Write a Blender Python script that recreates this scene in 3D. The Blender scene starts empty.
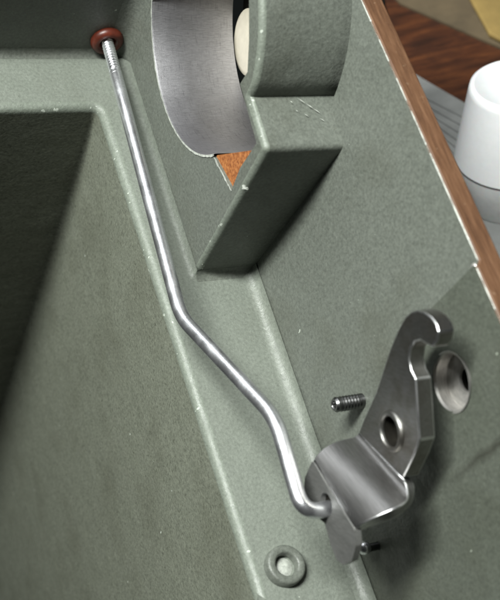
import bpy, bmesh, math, random
from mathutils import Vector, Matrix, geometry, noise
random.seed(7)
# ------------------------------------------------------------------ camera (1 unit = 1 cm)
S = bpy.context.scene
S.unit_settings.scale_length = 0.01
CX = Vector((0.89964664, -0.29077054, 0.32571215))      # camera right
CY = Vector((-0.08971658, -0.85317829, -0.51384603))    # camera down
CZ = Vector((0.42730183, 0.43305808, -0.79364592))      # camera forward
F = 1166.16
CAM = -(CX*(42*8/F) + CY*(42*-12/F) + CZ*42)
cd = bpy.data.cameras.new('camera'); cam = bpy.data.objects.new('camera', cd)
S.collection.objects.link(cam); S.camera = cam
R3 = Matrix((CX, -CY, -CZ)).transposed()
cam.matrix_world = Matrix.Translation(CAM) @ R3.to_4x4()
cd.sensor_fit = 'VERTICAL'; cd.sensor_height = 24; cd.lens = F/600*24
cd.clip_start = 0.5; cd.clip_end = 1000
cd.dof.use_dof = True; cd.dof.focus_distance = 41; cd.dof.aperture_fstop = (cd.lens/1000)/0.34
# ------------------------------------------------------------------ light
W = bpy.data.worlds.new('World'); S.world = W; W.use_nodes = True
wb = W.node_tree.nodes['Background']; wb.inputs[0].default_value = (0.80, 0.92, 0.88, 1); wb.inputs[1].default_value = 0.010
def lamp(name, loc, target, sx, sy, power, col):
    l = bpy.data.lights.new(name, 'AREA'); l.shape = 'RECTANGLE'; l.size = sx; l.size_y = sy
    l.energy = power; l.color = col
    o = bpy.data.objects.new(name, l); S.collection.objects.link(o); o.location = loc
    o.rotation_euler = (Vector(target)-Vector(loc)).to_track_quat('-Z', 'Y').to_euler()
    return o
lamp('ceiling_lamp', (-64, 13, 86), (0, -1, 3), 15, 50, 312000, (0.97, 1.0, 0.96))
lamp('added_rod_light', (-52, 104, 74), (0, -1, 3), 70, 44, 50000, (0.95, 0.98, 1.0))  # unseen area light, added to put a bright reflection on the rod
S.view_settings.view_transform = 'Standard'; S.view_settings.look = 'None'
S.view_settings.exposure = 0; S.view_settings.gamma = 1; S.view_settings.use_curve_mapping = False
S.render.engine = 'CYCLES'; S.cycles.diffuse_bounces = 2

def at(px, py, axis, val):
    """the point of the plane <axis> = val that is seen at a pixel of the 500 x 600 photograph"""
    r = CX*((px-250)/F) + CY*((py-300)/F) + CZ
    i = 'xyz'.index(axis); return CAM + r*((val-CAM[i])/r[i])
def yz(px, py, x): p = at(px, py, 'x', x); return (p.y, p.z)
def xy(px, py, z): p = at(px, py, 'z', z); return (p.x, p.y)

# ------------------------------------------------------------------ materials
class N:
    def __init__(s, name):
        s.m = bpy.data.materials.new(name); s.m.use_nodes = True; s.t = s.m.node_tree; s.n = s.t.nodes
        s.b = s.n['Principled BSDF']; s.tc = s.n.new('ShaderNodeTexCoord')
    def set(s, **k):
        for a, v in k.items(): s.b.inputs[a.replace('_', ' ')].default_value = v
    def noise(s, scale, detail=4, rough=.6, stretch=(1,1,1), rot=None):
        mp = s.n.new('ShaderNodeMapping'); mp.inputs['Scale'].default_value = stretch
        if rot: mp.vector_type = 'TEXTURE'; mp.inputs['Scale'].default_value = [1/v for v in stretch]; mp.inputs['Rotation'].default_value = rot
        s.t.links.new(s.tc.outputs['Object'], mp.inputs[0])
        x = s.n.new('ShaderNodeTexNoise'); x.inputs['Scale'].default_value = scale; x.inputs['Detail'].default_value = detail
        x.inputs['Roughness'].default_value = rough; s.t.links.new(mp.outputs[0], x.inputs['Vector']); return x.outputs['Fac']
    def ramp(s, src, stops):
        r = s.n.new('ShaderNodeValToRGB'); e = r.color_ramp.elements
        while len(e) < len(stops): e.new(.5)
        for q, (p, c) in zip(e, stops):
            q.position = p; q.color = (c, c, c, 1) if not isinstance(c, tuple) else c+(1,)
        s.t.links.new(src, r.inputs[0]); return r.outputs[0]
    def mix(s, a, b, fac, mode='MIX'):
        x = s.n.new('ShaderNodeMix'); x.data_type = 'RGBA'; x.blend_type = mode
        for idx, v in ((0, fac), (6, a), (7, b)):
            if isinstance(v, (int, float)): x.inputs[idx].default_value = v
            elif isinstance(v, tuple): x.inputs[idx].default_value = v+(1,)
            else: s.t.links.new(v, x.inputs[idx])
        return x.outputs[2]
    def link(s, src, name): s.t.links.new(src, s.b.inputs[name])
    def bump(s, srcs):
        prev = None
        for src, st, d in srcs:
            b = s.n.new('ShaderNodeBump'); b.inputs['Strength'].default_value = st; b.inputs['Distance'].default_value = d
            s.t.links.new(src, b.inputs['Height'])
            if prev: s.t.links.new(prev, b.inputs['Normal'])
            prev = b.outputs[0]
        s.t.links.new(prev, s.b.inputs['Normal'])

def enamel(name, col, dirt=.35, grain=.85, rough=.42, pits=.25, line=None, chip=.784):
    k = N(name)
    fine = k.noise(9, 3, .7); mid = k.noise(1.3, 5, .6); big = k.noise(.28, 3, .5)
    speck = k.ramp(k.noise(5.5, 2, .5), [(.0, 1.0), (.66, 1.0), (.72, .0)])
    c = k.mix(tuple(v*.72 for v in col), tuple(min(1, v*1.26) for v in col), k.ramp(fine, [(.32, 0.), (.68, 1.)]))
    c = k.mix(col, c, grain)
    c = k.mix(c, (.055, .055, .035), k.ramp(big, [(.50, 0.), (.72, dirt)]))
    c = k.mix((.05, .05, .035), c, k.ramp(k.noise(3.1, 6, .75, (1, 1, .8)), [(.27, 1-dirt), (.40, 1.)]))
    c = k.mix(c, (.03, .032, .022), k.ramp(k.noise(6.5, 4, .75), [(.57, 0.), (.70, pits)]))
    chips = k.ramp(k.noise(4.3, 2, .4, (1, 1, .7)), [(chip, 0.), (chip+.014, 1.)])
    c = k.mix(c, (.36, .39, .34), chips)
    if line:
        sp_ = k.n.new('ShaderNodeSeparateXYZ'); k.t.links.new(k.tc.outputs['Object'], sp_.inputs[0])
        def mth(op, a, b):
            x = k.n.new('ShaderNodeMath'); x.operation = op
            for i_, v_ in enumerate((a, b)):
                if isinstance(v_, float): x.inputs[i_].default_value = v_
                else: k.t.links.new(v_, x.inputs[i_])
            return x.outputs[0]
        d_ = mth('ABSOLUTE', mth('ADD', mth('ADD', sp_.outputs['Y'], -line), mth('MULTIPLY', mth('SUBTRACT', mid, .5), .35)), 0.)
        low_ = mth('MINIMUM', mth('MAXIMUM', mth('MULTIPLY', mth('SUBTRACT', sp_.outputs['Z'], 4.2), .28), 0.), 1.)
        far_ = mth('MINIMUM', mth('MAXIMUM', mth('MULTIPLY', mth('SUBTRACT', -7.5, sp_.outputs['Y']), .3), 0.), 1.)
        c = k.mix(c, k.mix(c, (.66, .67, .63), 1.0, 'MULTIPLY'), mth('MAXIMUM', low_, far_))  # panel shade painted in, deeper higher up and at the near end
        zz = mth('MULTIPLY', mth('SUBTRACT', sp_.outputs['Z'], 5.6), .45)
        crease_shade = mth('MULTIPLY', k.ramp(d_, [(.0, .8), (.05, .55), (.22, 0.)]), mth('MINIMUM', mth('MAXIMUM', zz, 0.), 1.))
        c = k.mix(c, (.022, .022, .016), crease_shade)  # crease shadow painted as a dark band
    k.link(c, 'Base Color')
    k.link(k.ramp(mid, [(.3, rough-.06), (.7, rough+.14)]), 'Roughness')
    k.set(Specular_IOR_Level=.5)
    k.bump([(k.noise(1.1, 2, .5), .35, .12), (fine, .42, .04), (mid, .25, .06)])
    return k.m
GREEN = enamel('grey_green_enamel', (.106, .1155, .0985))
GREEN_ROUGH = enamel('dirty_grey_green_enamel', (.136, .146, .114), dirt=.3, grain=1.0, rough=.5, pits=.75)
GREEN_PALE = enamel('pale_grey_green_enamel', (.145, .160, .1355), dirt=.15, grain=.65, rough=.44)  # paler base colour and less dirt than the wall enamel

def steel(name, col, rough,  streak=(1, 14, 14), rot=None, contrast=.5, scale=2.2, oil=.0, metallic=1.0, rv=.05, st=.22, cross=None):
    k = N(name)
    s1 = k.noise(scale, 6, .7, streak, rot); s2 = k.noise(1.2, 4, .6)
    c = k.mix(tuple(v*(1-contrast) for v in col), col, k.ramp(s1, [(.33, 0.), (.62, 1.)]))
    if cross: c = k.mix(c, tuple(v*.38 for v in col), k.ramp(k.noise(2.6, 5, .7, cross), [(.56, 0.), (.70, .75)]))
    c = k.mix(c, (.09, .07, .045), k.ramp(s2, [(.44, 0.), (.75, oil)]))
    k.link(c, 'Base Color'); k.set(Metallic=metallic)
    k.link(k.ramp(s2, [(.3, rough-rv), (.7, rough+rv)]), 'Roughness')
    k.bump([(s1, st, .02)])
    return k.m
BORE = steel('machined_grey_iron', (.50, .49, .51), .45, (1.2, 16, 16), contrast=.36, scale=3.2, rv=.02, st=.35, cross=(14, .8, .8))
LEVER = steel('oily_tool_steel', (.31, .305, .29), .42, (10, 1.5, 10), (math.radians(130), 0, 0), contrast=.3, oil=.65, rv=.04)
EDGE_HILITE = steel('bright_edge_highlight', (.75, .75, .75), .32, contrast=.2)  # brighter steel for lever edges, their highlight put into the colour
ROD = steel('bright_zinc_plated_steel', (.86, .87, .90), .35, (6, 6, 6), contrast=.22, rv=.09, metallic=.96)
HOLE = steel('freshly_cut_iron', (.62, .60, .57), .42, (10, 1, 1), contrast=.4, metallic=.75)
PIN = steel('dark_hardened_steel', (.19, .19, .19), .32, (2, 2, 2), contrast=.4)
def plain(name, col, rough=.5, vary=.25, scale=3, bump=.2, **kw):
    k = N(name); n = k.noise(scale, 5, .65)
    k.link(k.mix(tuple(v*(1-vary) for v in col), tuple(min(1, v*(1+vary)) for v in col), k.ramp(n, [(.35, 0.), (.65, 1.)])), 'Base Color')
    k.set(Roughness=rough, **kw); k.bump([(n, bump, .04)]); return k.m
RUBBER = plain('red_brown_rubber', (.095, .018, .009), .38)
CREAM = plain('cream_plastic', (.42, .385, .31), .5, .06)
RECESS_SHADE = plain('painted_recess_shade', (.010, .009, .007), .9, Specular_IOR_Level=.1)  # flat black that paints the shade inside holes and behind parts
COPPER = None
k = N('orange_brown_mottle'); n1 = k.noise(7, 6, .8); 
k.link(k.ramp(n1, [(.30, (.06, .014, .004)), (.48, (.27, .085, .02)), (.62, (.42, .17, .05)), (.75, (.60, .38, .20))]), 'Base Color')
k.set(Roughness=.6); k.bump([(n1, .5, .08)]); MOTTLE = k.m
k = N('brown_wood_edge'); n1 = k.noise(2.6, 6, .7, (4, .35, 4)); n2 = k.noise(5, 3, .7)
c = k.ramp(n1, [(.30, (.058, .026, .012)), (.5, (.105, .050, .024)), (.70, (.155, .080, .042))])
c = k.mix(c, (.26, .18, .12), k.ramp(n2, [(.66, 0.), (.76, .7)]))
k.link(c, 'Base Color'); k.set(Roughness=.55); k.bump([(n1, .3, .04)]); RIMW = k.m
k = N('dark_stained_wood'); n1 = k.noise(.55, 6, .7, (.35, 3.2, 1)); n2 = k.noise(.5, 3, .6)
c = k.ramp(n1, [(.30, (.014, .005, .002)), (.5, (.055, .017, .006)), (.72, (.12, .040, .012))])
c = k.mix(c, (.02, .007, .004), k.ramp(n2, [(.45, 0.), (.7, .7)]))
k.link(c, 'Base Color'); k.set(Roughness=.5); TABLE = k.m
WHITE = plain('white_plastic', (.93, .94, .96), .4, .02, bump=.02, Subsurface_Weight=.2)
FROST = plain('frosted_plastic', (.88, .89, .88), .5, .12, .7, Transmission_Weight=.25, Subsurface_Weight=.3)
YELLOW = plain('yellow_cloth', (.22, .15, .045), .8, .22, .25)
TAN = plain('tan_card', (.085, .062, .034), .8, .25, .3)
GREYCARD = plain('grey_card', (.21, .215, .21), .7, .15, .4)
CHIP = plain('chipped_bare_paint_edge', (.34, .355, .32), .5, .35, 6)

# ------------------------------------------------------------------ mesh helpers
COL = S.collection
def obj(name, bm, mat, parent=None, smooth=True, angle=35):
    me = bpy.data.meshes.new(name)
    bmesh.ops.recalc_face_normals(bm, faces=bm.faces)
    bm.to_mesh(me); bm.free()
    me.materials.append(mat)
    for p in me.polygons: p.use_smooth = smooth
    if smooth and angle: me.set_sharp_from_angle(angle=math.radians(angle))
    o = bpy.data.objects.new(name, me); COL.objects.link(o)
    if parent: o.parent = parent
    return o
def bevel(o, w, seg=3, angle=35, edge=None, clamp=True):
    m = o.modifiers.new('bevel', 'BEVEL'); m.width = w; m.segments = seg; m.limit_method = 'ANGLE'
    m.angle_limit = math.radians(angle); m.harden_normals = True; m.use_clamp_overlap = clamp; m.miter_outer = 'MITER_ARC'
    if edge:
        o.data.materials.append(edge); m.material = len(o.data.materials)-1
    return o
def thing(name, label, cat, loc=(0, 0, 0), group=None):
    o = bpy.data.objects.new(name, None); COL.objects.link(o); o.location = loc
    o.empty_display_size = 1; o['label'] = label; o['category'] = cat
    if group: o['group'] = group
    return o
def tag(o, label, cat): o['label'] = label; o['category'] = cat; return o
def rounded(pts, radii, seg=6):
    """2-D polygon with its corners rounded"""
    out = []; n = len(pts)
    for i, p in enumerate(pts):
        r = radii[i] if isinstance(radii, (list, tuple)) else radii
        p = Vector(p); a = Vector(pts[i-1]); b = Vector(pts[(i+1) % n])
        if r <= 0: out.append(tuple(p)); continue
        da = (a-p); db = (b-p); la = da.length; lb = db.length; da /= la; db /= lb
        ang = da.angle(db) if 1e-3 < 1 else 0
        t = min(r/math.tan(max(ang, .05)/2), la*.45, lb*.45)
        A = p+da*t; B = p+db*t
        for s in range(seg+1):
            u = s/seg; out.append(tuple(A*(1-u)**2+p*2*u*(1-u)+B*u*u))
    return out
def circle(cx, cy, r, n=40, a0=0, a1=2*math.pi, ry=None):
    return [(cx+r*math.cos(a0+(a1-a0)*i/n), cy+(ry or r)*math.sin(a0+(a1-a0)*i/n)) for i in range(n)]
def prism(loops, place, d0, d1):
    """polygon with holes, extruded from depth d0 to d1; place(u, v, d) -> Vector"""
    bm = bmesh.new(); flat = [q for l in loops for q in l]; tmp = bmesh.new(); es = []
    for l in loops:
        vs = [tmp.verts.new((u, v, 0)) for u, v in l]
        es += [tmp.edges.new((vs[i], vs[(i+1) % len(vs)])) for i in range(len(vs))]
    tmp.verts.index_update()
    bmesh.ops.triangle_fill(tmp, use_beauty=True, use_dissolve=False, edges=es)
    tris = [[v.index for v in f.verts] for f in tmp.faces]; tmp.free()
    A = [bm.verts.new(place(u, v, d0)) for u, v in flat]; B = [bm.verts.new(place(u, v, d1)) for u, v in flat]
    for t in tris:
        for L in (A, B):
            try: bm.faces.new([L[i] for i in t])
            except ValueError: pass
    k = 0
    for l in loops:
        for i in range(len(l)):
            a = k+i; b = k+(i+1) % len(l)
            bm.faces.new((A[a], A[b], B[b], B[a]))
        k += len(l)
    bmesh.ops.recalc_face_normals(bm, faces=bm.faces)
    return bm
def inset(loop, t):
    n = len(loop); A = sum(loop[i][0]*loop[(i+1) % n][1]-loop[(i+1) % n][0]*loop[i][1] for i in range(n)); sg = 1 if A > 0 else -1; out = []
    for i in range(n):
        p = Vector(loop[i]); d1 = (p-Vector(loop[i-1])).normalized(); d2 = (Vector(loop[(i+1) % n])-p).normalized()
        n1 = Vector((-d1.y, d1.x))*sg; n2 = Vector((-d2.y, d2.x))*sg; m = n1+n2
        out.append(tuple(p+m*(t/max(.35, 1+n1.dot(n2)))))
    return out
def round_prism(outer, holes, place, front, back, r, seg=7):
    """extruded polygon whose outer front edge is a quarter round of radius r; face material: 0 front, 1 sides, 2 round"""
    bm = bmesh.new(); sg = 1 if back > front else -1
    prof = [(0, back), (0, front+sg*r)]+[(r*(1-math.cos(a)), front+sg*r*(1-math.sin(a))) for a in [math.pi/2*i/seg for i in range(1, seg+1)]]
    R = [[bm.verts.new(place(u, v, d)) for u, v in inset(outer, t)] for t, d in prof]; n = len(outer)
    for k_, (A, B) in enumerate(zip(R, R[1:])):
        for i in range(n):
            f = bm.faces.new((A[i], A[(i+1) % n], B[(i+1) % n], B[i])); f.material_index = 1 if k_ == 0 else 2
    H = [([bm.verts.new(place(u, v, front)) for u, v in h], [bm.verts.new(place(u, v, back)) for u, v in h]) for h in holes]
    for a_, b_ in H:
        for i in range(len(a_)):
            f = bm.faces.new((a_[i], a_[(i+1) % len(a_)], b_[(i+1) % len(a_)], b_[i])); f.material_index = 1
    tmp = bmesh.new(); es = []; real = []
    for l, vs_ in [(inset(outer, r), R[-1])]+[(h, q[0]) for h, q in zip(holes, H)]:
        vs = [tmp.verts.new((u, v, 0)) for u, v in l]; real += vs_
        es += [tmp.edges.new((vs[i], vs[(i+1) % len(vs)])) for i in range(len(vs))]
    tmp.verts.index_update()
    bmesh.ops.triangle_fill(tmp, use_beauty=True, use_dissolve=False, edges=es)
    for f in tmp.faces: bm.faces.new([real[v.index] for v in f.verts]).material_index = 0
    tmp.free(); return bm
PX = lambda u, v, d: Vector((d, u, v))       # polygon in YZ, depth along X
PZ = lambda u, v, d: Vector((u, v, d))       # polygon in XY, depth along Z
def tube(path, rfun, seg=28, cap=True, bm=None):
    bm = bm or bmesh.new(); n = len(path); rings = []
    T = [(path[min(i+1, n-1)]-path[max(i-1, 0)]).normalized() for i in range(n)]
    up = Vector((0, 0, 1)) if abs(T[0].z) < .9 else Vector((1, 0, 0))
    nrm = T[0].cross(up).normalized(); s = 0
    for i, p in enumerate(path):
        if i: s += (p-path[i-1]).length
        nrm = (nrm-T[i]*nrm.dot(T[i])).normalized(); bi = T[i].cross(nrm)
        rings.append([bm.verts.new(p+(nrm*math.cos(2*math.pi*j/seg)+bi*math.sin(2*math.pi*j/seg))*rfun(s, j/seg)) for j in range(seg)])
    for i in range(n-1):
        for j in range(seg):
            bm.faces.new((rings[i][j], rings[i][(j+1) % seg], rings[i+1][(j+1) % seg], rings[i+1][j]))
    if cap: bm.faces.new(rings[0]); bm.faces.new(rings[-1])
    return bm
def lathe(prof, origin, axis, seg=48, bm=None):
    """profile (radius, height) turned about an axis"""
    bm = bm or bmesh.new(); axis = Vector(axis).normalized()
    e1 = axis.orthogonal().normalized(); e2 = axis.cross(e1); origin = Vector(origin); rings = []
    for r, h in prof:
        if r < 1e-5: rings.append([bm.verts.new(origin+axis*h)])
        else: rings.append([bm.verts.new(origin+axis*h+(e1*math.cos(2*math.pi*j/seg)+e2*math.sin(2*math.pi*j/seg))*r) for j in range(seg)])
    for a, b in zip(rings, rings[1:]):
        for j in range(seg):
            k2 = (j+1) % seg
            q = [a[j % len(a)], a[k2 % len(a)], b[k2 % len(b)], b[j % len(b)]]
            q = list(dict.fromkeys(q))
            if len(q) > 2: bm.faces.new(q)
    return bm
def sheet(rows, bm=None):
    bm = bm or bmesh.new(); V = [[bm.verts.new(p) for p in r] for r in rows]
    for a, b in zip(V, V[1:]):
        for i in range(len(a)-1): bm.faces.new((a[i], a[i+1], b[i+1], b[i]))
    return bm
def fillet(pts, d1, d2, r, eps=.004, seg=8):
    """concave quarter-round along pts between two faces that leave the corner along d1 and d2"""
    d1 = Vector(d1); d2 = Vector(d2); rows = []
    for i in range(seg+1):
        a = math.pi/2*i/seg
        off = d1*(r*(1-math.sin(a))+eps*1) + d2*(r*(1-math.cos(a))+eps*1)
        rows.append([Vector(p)+off for p in pts])
    return sheet(rows)

# ------------------------------------------------------------------ the machine casting
XF = -2.24                                              # face of the bearing boss
cast = thing('machine_casting', 'large grey-green enamelled cast machine housing seen into from above, filling the picture', 'machine casting')
# ledge and rib: one slab whose edge drops away as the deep inner wall
lw = lambda y: -3.56-.017*(y+11)
ledge_pts = [(.6, -19), (lw(-19), -19), (lw(-11), -11), (lw(-2), -2), (-3.93, 8.42), (-19, 8.42), (-19, 12), (.6, 12)]
lp = rounded(ledge_pts, [0, 0, 2, 2, .3, 0, 0, 0], 8)
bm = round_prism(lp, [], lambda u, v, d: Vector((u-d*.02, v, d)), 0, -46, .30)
EDGE = enamel('highlight_enamel_on_edges', (.146, .164, .136), dirt=.1, chip=.70, grain=.6, rough=.46)  # edge highlight painted as paler enamel; the chips are wear
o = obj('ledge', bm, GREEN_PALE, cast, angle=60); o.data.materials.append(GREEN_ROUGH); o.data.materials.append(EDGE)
# side wall up to the rim
BC = (6.84, 6.52); BR = 4.60
KD = .072; RZ = 10.69; CY0 = -5.88                       # draft of the side wall, height of the rim, start of the proud pad
WX = lambda u, v, d: Vector((d+KD*v, u, v))
ha = math.asin((RZ-.08-BC[1])/(BR+.12))
sw = [(CY0, -3), (CY0, RZ-.08)]+[(BC[0]+(BR+.12)*math.cos(a_), BC[1]+(BR+.12)*math.sin(a_)) for a_ in [math.pi-ha+(math.pi+2*ha)*i/60 for i in range(61)]]+[(16, RZ-.08), (16, -3)]
bevel(obj('side_wall', prism([sw], WX, 0, .7), GREEN, cast), .0005, 1)
hc = (-8.0, 7.93); hr = .82
sw2 = [(-19, -3), (-19, 4.2), (-19, 7.4), (-19, RZ-.08), (CY0-.002, RZ-.08), (CY0-.002, 7.4), (CY0-.002, 4.2), (CY0-.002, -3)]
lowx = lambda y: 0.0+max(0, -6.5-y)*.0
def PLOW(u, v, d): return Vector(((d-.002-.17*max(0, min(1, (v-4.2)/3.2))+(CY0-u)*.02 if d < .5 else d)+KD*v, u, v))
o = bevel(obj('lower_side_wall', prism([sw2, circle(hc[0], hc[1], hr, 48, ry=.86)], PLOW, 0, .7), enamel('shaded_grey_green_enamel', (.106, .1155, .0985), line=-10.25), cast), .0005, 1)  # wall enamel with panel shade and a crease shadow painted in
o['label'] = 'wall panel behind the lever with shade painted into its enamel'
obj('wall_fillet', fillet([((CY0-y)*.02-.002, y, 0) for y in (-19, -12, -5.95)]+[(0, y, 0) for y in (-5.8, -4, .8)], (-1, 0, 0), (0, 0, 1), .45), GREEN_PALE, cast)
# machined hole in the lower wall
prof = [(.88, -.02), (.84, -.015), (.79, .04), (.78, .40), (.50, .47), (.34, .50), (.34, .6)]
obj('hole_depth', lathe([(.345, .55), (.345, 2.4), (0, 2.4)], (KD*hc[1]-.172+(CY0-hc[0])*.02, *hc), (1, 0, 0)), RECESS_SHADE, cast)
hx = KD*hc[1]-.172+(CY0-hc[0])*.02
obj('machined_hole', lathe(prof, (hx, *hc), (1, 0, 0)), HOLE, cast)
# rim: brown wooden edge with a chipped line of paint along it
rp = [(-.0, -19), (.74, -19), (.74, 16), (.02, 16), (.02, -6.2), (-.16, -6.45)]
RX = KD*RZ
rp = [(RX-.10, -19), (RX+.73, -19), (RX+.73, 16), (RX+.02, 16), (RX+.02, -5.8), (RX-.14, -5.95)]
o = bevel(obj('rim_strip', prism([rp], PZ, RZ-.12, RZ+.02), RIMW, cast), .05, 3); o['label'] = 'brown wood-like edge strip along the rim'
bm = bmesh.new(); rnd = random.Random(3)
def chipline(a, b, n, w, bm):
    a = Vector(a); b = Vector(b); L = []
    for i in range(n+1):
        p = a.lerp(b, i/n); ww = w*(.7+.5*noise.noise(Vector((i*.13, w*9, 0))))*(1.5 if rnd.random() < .02 else 1)
        if noise.noise(Vector((i*.045, w*31, 4))) > .12: ww *= .25
        L.append((p+Vector((-ww*.55, 0, 0)), p+Vector((0, 0, ww*.5)), p+Vector((ww*.5, 0, .0))))
    sheet([[l[k] for l in L] for k in range(3)], bm)
chipline((RX, 16, RZ-.02), (RX, -5.8, RZ-.02), 500, .055, bm)
chipline((RX-.15, -6.0, RZ-.02), (RX-.10, -19, RZ-.02), 300, .055, bm)
obj('chipped_paint_edge', bm, CHIP, cast)
bm = bmesh.new(); bmesh.ops.create_icosphere(bm, subdivisions=3, radius=.13)
for v in bm.verts: v.co = Vector((v.co.x*.7, v.co.y*1.0, v.co.z*1.1))*(1+.35*noise.noise(v.co*6)) + Vector((RX-.07, CY0, RZ-.2))
obj('bare_metal_corner', bm, HOLE, cast)
# end wall with the hole for the rod
gw = at(106.5, 39, 'y', 11.1)
ew = [(-19, -1), (XF+.3, -1), (XF+.3, 3.9), (-19, 3.9)]
PY = lambda u, v, d: Vector((u, d, v))
obj('end_wall', prism([ew, circle(gw.x, gw.z, .42, 32)], PY, 11.1, 12.4), GREEN, cast, angle=30)
obj('end_wall_fillet', fillet([(x, 11.1, 0) for x in (-19, -8, XF)], (0, -1, 0), (0, 0, 1), .28), GREEN, cast)
# bearing boss
arc = []
for a in range(20, -151, -4): arc.append((BC[0]+BR*math.cos(math.radians(a)), BC[1]+BR*math.sin(math.radians(a))))
hole = arc + [yz(214, 158, XF), yz(231.5, 190, XF), yz(240, 168, XF), yz(252, 150, XF), yz(256.5, 143, XF), yz(247, 109, XF), yz(240, 84, XF), yz(247.5, 72, XF), yz(249, 40, XF), yz(249, 0, XF), yz(247, -40, XF), yz(240, -80, XF), yz(225, -120, XF)]
outer = [(.78, -.6), (.78, .3), yz(265.5, 149.5, XF), yz(248.5, 97, XF), yz(254.5, 82, XF), yz(259.5, 50, XF), yz(261, 20, XF), yz(260, -10, XF), yz(256, -50, XF), yz(248, -90, XF), yz(236, -130, XF), (9, 14.6), (16, 14.6), (16, -.6)]
def catmull(P, n=6):
    out = []
    for i in range(len(P)-1):
        a, b, c, d = [Vector(P[max(0, min(len(P)-1, i+k))]) for k in (-1, 0, 1, 2)]
        for j in range(n):
            t = j/n; out.append(tuple(.5*((2*b)+(c-a)*t+(2*a-5*b+4*c-d)*t*t+(3*b-a-3*c+d)*t**3)))
    return out+[tuple(P[-1])]
outer = rounded(outer[:4], [0, 0, .24, .0], 6)[:-1]+catmull(outer[3:11])+outer[11:]
o = obj('bearing_boss', round_prism(outer, [hole], PX, XF, .95, .19), GREEN, cast, angle=60)
o.data.materials.append(GREEN); o.data.materials.append(EDGE); o['label'] = 'upright bearing boss with a block foot and dark shaded underside'
bfp = [(XF, y, 0) for y in (.78, 4, 8, 11)]; FR = .3
bm = fillet(bfp, (-1, 0, 0), (0, 0, 1), FR)
rows = []
for i in range(9):
    a = math.pi/2*i/8; rows.append([Vector((XF, .78, 0))+Vector((-math.cos(f), -math.sin(f), 0))*(FR*(1-math.sin(a))+.004)+Vector((0, 0, FR*(1-math.cos(a))+.004)) for f in [math.pi/2*q/8 for q in range(9)]])
sheet(rows, bm)
bmesh.ops.remove_doubles(bm, verts=bm.verts, dist=.001)
obj('boss_fillet', bm, GREEN_PALE, cast, angle=60)
obj('block_fillet', fillet([(x, .78, 0) for x in (XF, -1, 0)], (0, -1, 0), (0, 0, 1), FR), GREEN, cast)
obj('boss_corner_fillet', fillet([(XF, 11.1, z) for z in (0, 4, 9, 14)], (-1, 0, 0), (0, -1, 0), .75), GREEN, cast)
# machined saddle: shell inside the hole, from the face to its far edge
prof = []
rows = []
for d, rr in ((XF-.015, BR+.03), (XF-.02, BR-.035), (XF+.04, BR-.05), (-.9, BR-.05), (1.0, BR-.05), (1.0, BR+.35)):
    rows.append([Vector((d, BC[0]+rr*math.cos(math.radians(a)), BC[1]+rr*math.sin(math.radians(a)))) for a in range(40, -152, -2)])
o = obj('bearing_bore', sheet(rows), BORE, cast); o['label'] = 'bare machined grey curved bore surface'
# ragged bare edge of the bore
bm = bmesh.new()
for a in range(-10, -151, -1):
    r = math.radians(a); w = .03+.025*noise.noise(Vector((a*.35, 0, 0)))
    if a == -10: prev = None
    c0 = Vector((XF-.02-w*.3, BC[0]+(BR+w)*math.cos(r), BC[1]+(BR+w)*math.sin(r))); c1 = Vector((XF-.03, BC[0]+(BR-.05)*math.cos(r), BC[1]+(BR-.05)*math.sin(r)))
    v = (bm.verts.new(c0), bm.verts.new(c1))
    if prev: bm.faces.new((prev[0], v[0], v[1], prev[1]))
    prev = v
obj('bore_edge', bm, CHIP, cast)
# added orange-brown wedge filling the notch
NX = XF+.12
bm = prism([[yz(211, 156, NX), yz(222, 176, NX), yz(230, 194, NX), yz(236, 192, NX), yz(258, 152, NX), yz(258, 149.5, NX)]], PX, NX, NX+.5)
o = obj('notch_face', bm, MOTTLE, cast); o['label'] = 'orange-brown mottled wedge showing through the notch'
bm = bmesh.new(); a = at(214, 157, 'x', XF-.02); b = at(231.5, 190.5, 'x', XF-.02)
dv = (b-a).normalized(); side = Vector((0, -dv.z, dv.y)); L0 = []; L1 = []
for i in range(15):
    p = a.lerp(b, i/14); L0.append(p+side*rnd.uniform(.03, .08)); L1.append(p-side*rnd.uniform(.0, .05))
obj('chipped_notch_edge', sheet([L0, L1], bm), CHIP, cast)
bm = bmesh.new(); bmesh.ops.create_icosphere(bm, subdivisions=2, radius=.085)
for v in bm.verts: v.co = v.co*(1+1.2*noise.noise(v.co*14+Vector((3, 1, 2))))*1.0 + at(245, 188, 'x', XF-.03)
obj('paint_chip', bm, CHIP, cast)
bm = bmesh.new(); rs = random.Random(11)
for px_, py_, ln in ((300, 103, .30), (309, 108, .34), (316, 112, .28), (306, 116, .18), (322, 120, .2), (290, 104, .1), (296, 112, .08)):
    p = at(px_, py_, 'z', 7.46); dz = -.105*(p.y-.68); base_ = Vector((p.x, p.y, 7.325+.147*(p.y-.68)))
    d = Vector((.75, -.65, -.09)).normalized(); e = Vector((.65, .75, .11))*.016
    v = [bm.verts.new(base_-d*ln/2+Vector((0, 0, .004))), bm.verts.new(base_+e+Vector((0, 0, .012))), bm.verts.new(base_+d*ln/2+Vector((0, 0, .004))), bm.verts.new(base_-e+Vector((0, 0, .012)))]
    bm.faces.new(v)
obj('paint_scratches', bm, CHIP, cast, smooth=False)['kind'] = 'stuff'
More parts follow.
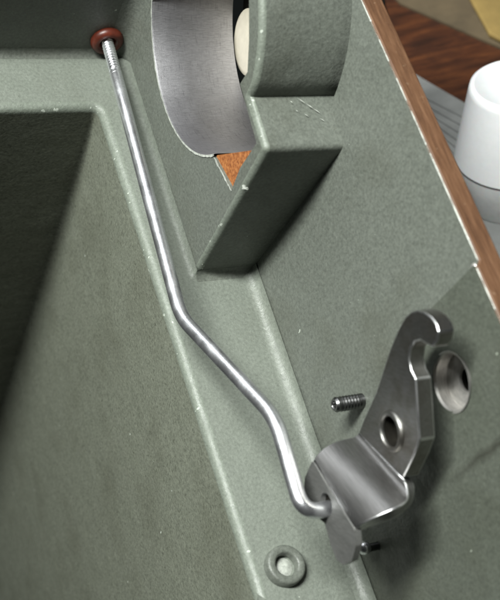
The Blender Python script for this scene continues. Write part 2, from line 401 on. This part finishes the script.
# shade behind the bore, painted as a black disc round the cream plug
obj('bore_end', prism([circle(BC[0], BC[1], BR+.3, 48)], PX, 1.6, 1.8), RECESS_SHADE, cast)
ring = at(287, 564, 'z', .32)
prof = [(.66, -.05), (.64, .27), (.60, .325), (.54, .335), (.42, .335), (.38, .31), (.36, .26), (.35, -.3), (.0, -.3)]
o = obj('pin_boss', lathe(prof, (ring.x, ring.y, 0), (0, 0, 1)), GREEN, cast, angle=60); o['label'] = 'small round painted boss with a hole, standing on the ledge'
prof = [(.0, .06), (.28, .03), (.348, -.06)]
obj('boss_hole_bottom', lathe(prof, (ring.x, ring.y, 0), (0, 0, 1)), CHIP, cast, angle=60)

# ------------------------------------------------------------------ cream plug seen through the bore
c = at(240, 40, 'x', .9)
o = obj('cream_plug', lathe([(0, -.15), (1.0, -.13), (1.25, -.02), (1.3, .4), (0, .4)], (c.x+.32, c.y-.12, c.z), (1, 0, 0)), CREAM)
for v in o.data.vertices: v.co.y = c.y-.05+(v.co.y-c.y+.05)*1.0
tag(o, 'smooth cream plug glimpsed through the bearing bore', 'plug')

# ------------------------------------------------------------------ grommet
g = Vector((gw.x, 11.1, gw.z))
prof = [(.26, .3), (.27, -.12), (.34, -.26), (.46, -.32), (.59, -.25), (.65, -.10), (.62, .04), (.42, .05), (.41, .3)]
o = obj('rubber_grommet', lathe([(r, h) for r, h in prof], g, (0, 1, 0), 48), RUBBER, angle=80)
tag(o, 'dark red rubber grommet round the threaded rod end in the end wall', 'grommet')

# ------------------------------------------------------------------ link rod
def P(px, py, x): return at(px, py, 'x', x)
p0 = g.copy()
p1 = at(181, 317, 'z', 1.75); p2 = at(275.5, 418, 'z', 4.3); p4 = P(327, 509, -2.55)
pre = p0+(p0-p1).normalized()*1.2
corner = [(pre, 0), (p1, .6), (p2, .65), (P(303, 513.5, -3.4), .62), (p4+(p4-P(303, 513.5, -3.4)).normalized()*.9, 0)]
path = []
for i, (p, t) in enumerate(corner):
    if not t: path.append(p); continue
    a = p+(corner[i-1][0]-p).normalized()*t; b = p+(corner[i+1][0]-p).normalized()*t
    for s in range(13):
        u = s/12; path.append(a*(1-u)**2+p*2*u*(1-u)+b*u*u)
TH = 1.95+1.2; dense = [path[0]]
for a, b in zip(path, path[1:]):
    L = (b-a).length; step = .022 if (a-pre).length < TH else .2
    if a is pre or (a-pre).length < .01:
        n = int(TH/.022)
        for i in range(1, n+1): dense.append(a+(b-a).normalized()*TH*i/n)
        a2 = dense[-1]; m = max(1, int((b-a2).length/.3))
        for i in range(1, m+1): dense.append(a2.lerp(b, i/m))
    else: dense.append(b)
RR = .235
def rr(s, th):
    if s < TH-.05:
        q = ((s/.135)-th) % 1.0; f = min(1, (TH-.05-s)/.25)
        return RR+.005-.075*f*abs(2*q-1)
    return RR
rod = thing('link_rod', 'long bright bent steel rod with a threaded top running from grommet to lever', 'rod', tuple(g))
def place(o, root): o.parent = root; o.matrix_parent_inverse = Matrix.Translation(root.location).inverted(); return o
n0 = [i for i, p in enumerate(dense) if (p-pre).length <= TH+.01 and i <= int(TH/.022)+1][-1]
o = place(obj('threaded_end', tube(dense[:n0+1], rr, 32), ROD, angle=0), rod)
o = place(obj('rod_shaft', tube(dense[n0:], lambda s, t: RR, 32), ROD, angle=60), rod)

# ------------------------------------------------------------------ stop pin
base = at(361, 401, 'x', .24); tip = base+Vector((-.98, 0, 0))
pin = thing('stop_pin', 'short dark round pin with a hollow end sticking out beside the lever', 'pin', tuple(base))
L = base.x-tip.x
place(obj('pin_body', lathe([(.245, -.2)]+[(.245-.022*(i % 2), .08+i*.055) for i in range(14)]+[(.245, L-.07), (.19, L), (.13, L), (.11, L-.03), (.10, L-.25), (0, L-.25)], base, (-1, 0, 0), 40), PIN), pin)

# ------------------------------------------------------------------ bell-crank lever
X1, X0, TK = -1.1, -2.6, .52
lev = thing('bell_crank_lever', 'dark steel bent-plate lever with a hooked upper arm and curved lower saddle', 'lever', tuple(at(391, 432, 'x', X1)))
arm = [(358, 433), (363, 420), (376, 391), (390, 348), (398, 329), (405, 316.5), (411, 311.5), (417, 310), (424, 312), (431, 317), (436, 324), (438.5, 332), (437, 341), (432, 347.5),
       (426, 344.5), (420, 340.5), (414, 342), (410, 349), (408.5, 360), (410.5, 370), (415.5, 379), (416.5, 395), (418, 418), (419.5, 440), (414, 455), (403, 478)]
armv = [yz(x, y, X1) for x, y in arm]
bc = yz(391.5, 431.5, X1); br = .51
front = prism([armv, circle(bc[0], bc[1], br, 36)], PX, X1, X1+TK)
bevel(place(obj('hooked_arm', front, LEVER), lev), .05, 3, edge=EDGE_HILITE)
# saddle: lofted sheet from the crease on the arm to the fold line of the flange
A0, A1 = Vector((X1, *yz(358, 432, X1))), Vector((X1, *yz(403, 479, X1)))
B0, B1 = Vector((X0, *yz(312.5, 461, X0))), Vector((X0, *yz(354, 529, X0)))
A0.x += .02; A1.x += .02
UU = (A1-A0).normalized()
def bend(t, s_):
    A = A0.lerp(A1, s_); B = B0.lerp(B1, s_); f = math.pi/2*t
    D = B-(A+Vector((X0-X1, 0, 0))); L = len(SP)-1; x_ = t*L; i_ = min(L-1, int(x_)); w_ = x_-i_
    a, b, c, d = [Vector(SP[max(0, min(L, i_+k_))]) for k_ in (-1, 0, 1, 2)]
    q = .5*((2*b)+(c-a)*w_+(2*a-5*b+4*c-d)*w_*w_+(3*b-a-3*c+d)*w_**3)
    return A+Vector((X0-X1, 0, 0))*q.x+D*q.y+UU*(.74*s_**2*math.sin(math.pi*t**.92))
SP = [(0, 0), (.035, .11), (.11, .185), (.24, .20), (.40, .225), (.56, .29), (.71, .41), (.84, .58), (.94, .78), (1, 1)]
NT, NS = 30, 6
bm = bmesh.new(); top = []; bot = []
for i in range(NT+1):
    t = i/NT; row = [bend(t, j/NS) for j in range(NS+1)]; rb = []
    for j in range(NS+1):
        tg = bend(min(1, t+.02), j/NS)-bend(max(0, t-.02), j/NS)
        nr = tg.cross(UU).normalized()
        if nr.dot(Vector((-1, 0, 1.2))) < 0: nr = -nr
        rb.append(row[j]-nr*.34)
    top.append(row); bot.append(rb)
bm2 = bmesh.new()
T = [[bm2.verts.new(p) for p in r] for r in top]; Bt = [[bm2.verts.new(p) for p in r] for r in bot]
bm.free()
for G, flip in ((T, 0), (Bt, 1)):
    for i in range(NT):
        for j in range(NS): bm2.faces.new((G[i][j], G[i][j+1], G[i+1][j+1], G[i+1][j]))
for i in range(NT):
    for j in (0, NS): bm2.faces.new((T[i][j], T[i+1][j], Bt[i+1][j], Bt[i][j]))
for j in range(NS):
    for i in (0, NT): bm2.faces.new((T[i][j], T[i][j+1], Bt[i][j+1], Bt[i][j]))
SADDLE = steel('brushed_saddle_steel', (.32, .315, .31), .38, (18, .35, 18), (math.radians(152), 0, 0), contrast=.36, rv=.01, oil=.0)
bevel(place(obj('curved_saddle', bm2, SADDLE), lev), .045, 3, 50, edge=EDGE_HILITE, clamp=False)
fl = [(312.5, 460.5), (305, 478), (304, 495), (312, 513), (325, 523), (331, 545), (337, 560), (344, 565), (352, 561), (356, 546), (354.5, 529), (333, 496)]
CHEEK = steel('dull_grey_steel', (.26, .26, .25), .52, (10, 1.5, 10), (math.radians(130), 0, 0), contrast=.3, metallic=.75)
flv = rounded([yz(x, y, X0) for x, y in fl], .12, 3)
hcn = yz(326.5, 504.5, X0)
bevel(place(obj('drop_flange', prism([flv, circle(hcn[0], hcn[1], .34, 28)], PX, X0-.01, X0+.2), CHEEK), lev), .045, 3, edge=EDGE_HILITE)
place(obj('hole_shadow', lathe([(0, .16), (.36, .16), (.36, .6), (0, .6)], (X0, *hcn), (1, 0, 0), 28), RECESS_SHADE), lev)  # black plug painted as the shade in the flange hole
# bushing round the pivot, spacer and screw behind
bo = Vector((X1, *bc))
prof = [(.44, .05), (.44, -.04), (.47, -.09), (.53, -.10), (.60, -.05), (.61, .02), (.5, .03), (.5, .55)]
place(obj('pivot_bushing', lathe(prof, bo, (1, 0, 0), 48), LEVER, angle=70), lev)
place(obj('pivot_spacer', lathe([(.30, TK), (.46, TK), (.46, TK+.25), (.30, TK+.25)], bo, (1, 0, 0), 40), RECESS_SHADE), lev)
place(obj('pivot_core', lathe([(0, .36), (.43, .36), (.435, .02)], bo, (1, 0, 0), 36), RECESS_SHADE), lev)
# small round-headed stud under the saddle
sp = at(364, 548, 'x', -.35)
stud = thing('round_headed_stud', 'tiny shiny round-headed stud in the shadow below the lever saddle', 'stud', tuple(sp))
place(obj('stud_head', lathe([(0, .20), (.12, .17), (.20, .08), (.22, -.04), (.18, -.14), (.13, -.16)], sp, (-.8, -.2, .55), 28), ROD, angle=80), stud)
place(obj('stud_shank', tube([sp+Vector((.05, 0, -.1)), Vector((.35, sp.y, sp.z-.1))], lambda s, t: .13, 20), PIN), stud)

# ------------------------------------------------------------------ bench behind the casting (its own tilted frame)
TU = (CX*-.09 + CY*-.72 + CZ*-.68).normalized()          # up, away from the bench
base = CAM + (CX*((505-250)/F) + CY*((215-300)/F) + CZ)*54
TR = (CX - TU*CX.dot(TU)).normalized(); TF = TU.cross(TR).normalized()
def tb(px, py, h=0):
    """point of the bench top (raised by h) behind a pixel"""
    r = CX*((px-250)/F) + CY*((py-300)/F) + CZ
    return CAM + r*((base+TU*h-CAM).dot(TU)/r.dot(TU))
def bslab(name, px, h0, h1, mat, parent=None):
    pts = [tb(x, y, h1) for x, y in px]; n = len(pts); bm = bmesh.new()
    A = [bm.verts.new(p) for p in pts]; B = [bm.verts.new(p-TU*(h1-h0)) for p in pts]
    bm.faces.new(A); bm.faces.new(B[::-1])
    for i in range(n): bm.faces.new((A[i], A[(i+1) % n], B[(i+1) % n], B[i]))
    return obj(name, bm, mat, parent)
o = bslab('wooden_table', [(350, -160), (820, -160), (820, 420), (520, 400), (455, 215), (398, 60)], -2, 0, TABLE); o['kind'] = 'structure'
o['label'] = 'dark red-brown stained wooden bench top behind the rim'
# white cap on a frosted jar
jb = tb(509, 196); jar = thing('capped_jar', 'frosted round jar with a bright white plastic cap standing behind the rim', 'jar', tuple(jb))
place(obj('jar_body', lathe([(0, 0), (2.2, 0), (2.35, .3), (2.56, 2.2), (2.5, 2.5)], jb, TU), FROST, angle=60), jar)
place(obj('jar_cap', lathe([(2.45, 2.35), (2.62, 2.4), (2.58, 2.7), (2.12, 5.9), (2.07, 6.15), (1.93, 6.26), (1.82, 6.22), (1.78, 6.15), (0, 6.13)], jb, TU, 64), WHITE, angle=60), jar)
# ribbed grey card: a base with raised ribs
cardt = thing('ribbed_grey_card', 'flat grey ribbed card lying between the brown rim and the white-capped jar', 'card', tuple(tb(440, 130)))
place(bslab('card_sheet', [(415, 74), (432, 84), (470, 106), (560, 165), (540, 330), (500, 330)], .01, .12, GREYCARD), cardt)
for i in range(9):
    y = 92+i*9
    place(bslab('rib', [(419+i*3.9, y), (463, y+22), (463, y+25), (420+i*3.9, y+3.2)], .12, .2, GREYCARD), cardt)
o = bslab('tan_folded_card', [(384, -14), (470, -60), (640, -60), (640, 106), (520, 56), (400, 3)], .02, .16, TAN); tag(o, 'tan grey folded card at the far edge of the dark bench', 'card')
o = bslab('yellow_cloth', [(440, -60), (640, -60), (640, 108), (515, 46), (489, 33), (472, 2)], .18, .5, YELLOW); bevel(o, .15, 3); tag(o, 'dull yellow cloth in the top right corner lying on tan card', 'cloth')
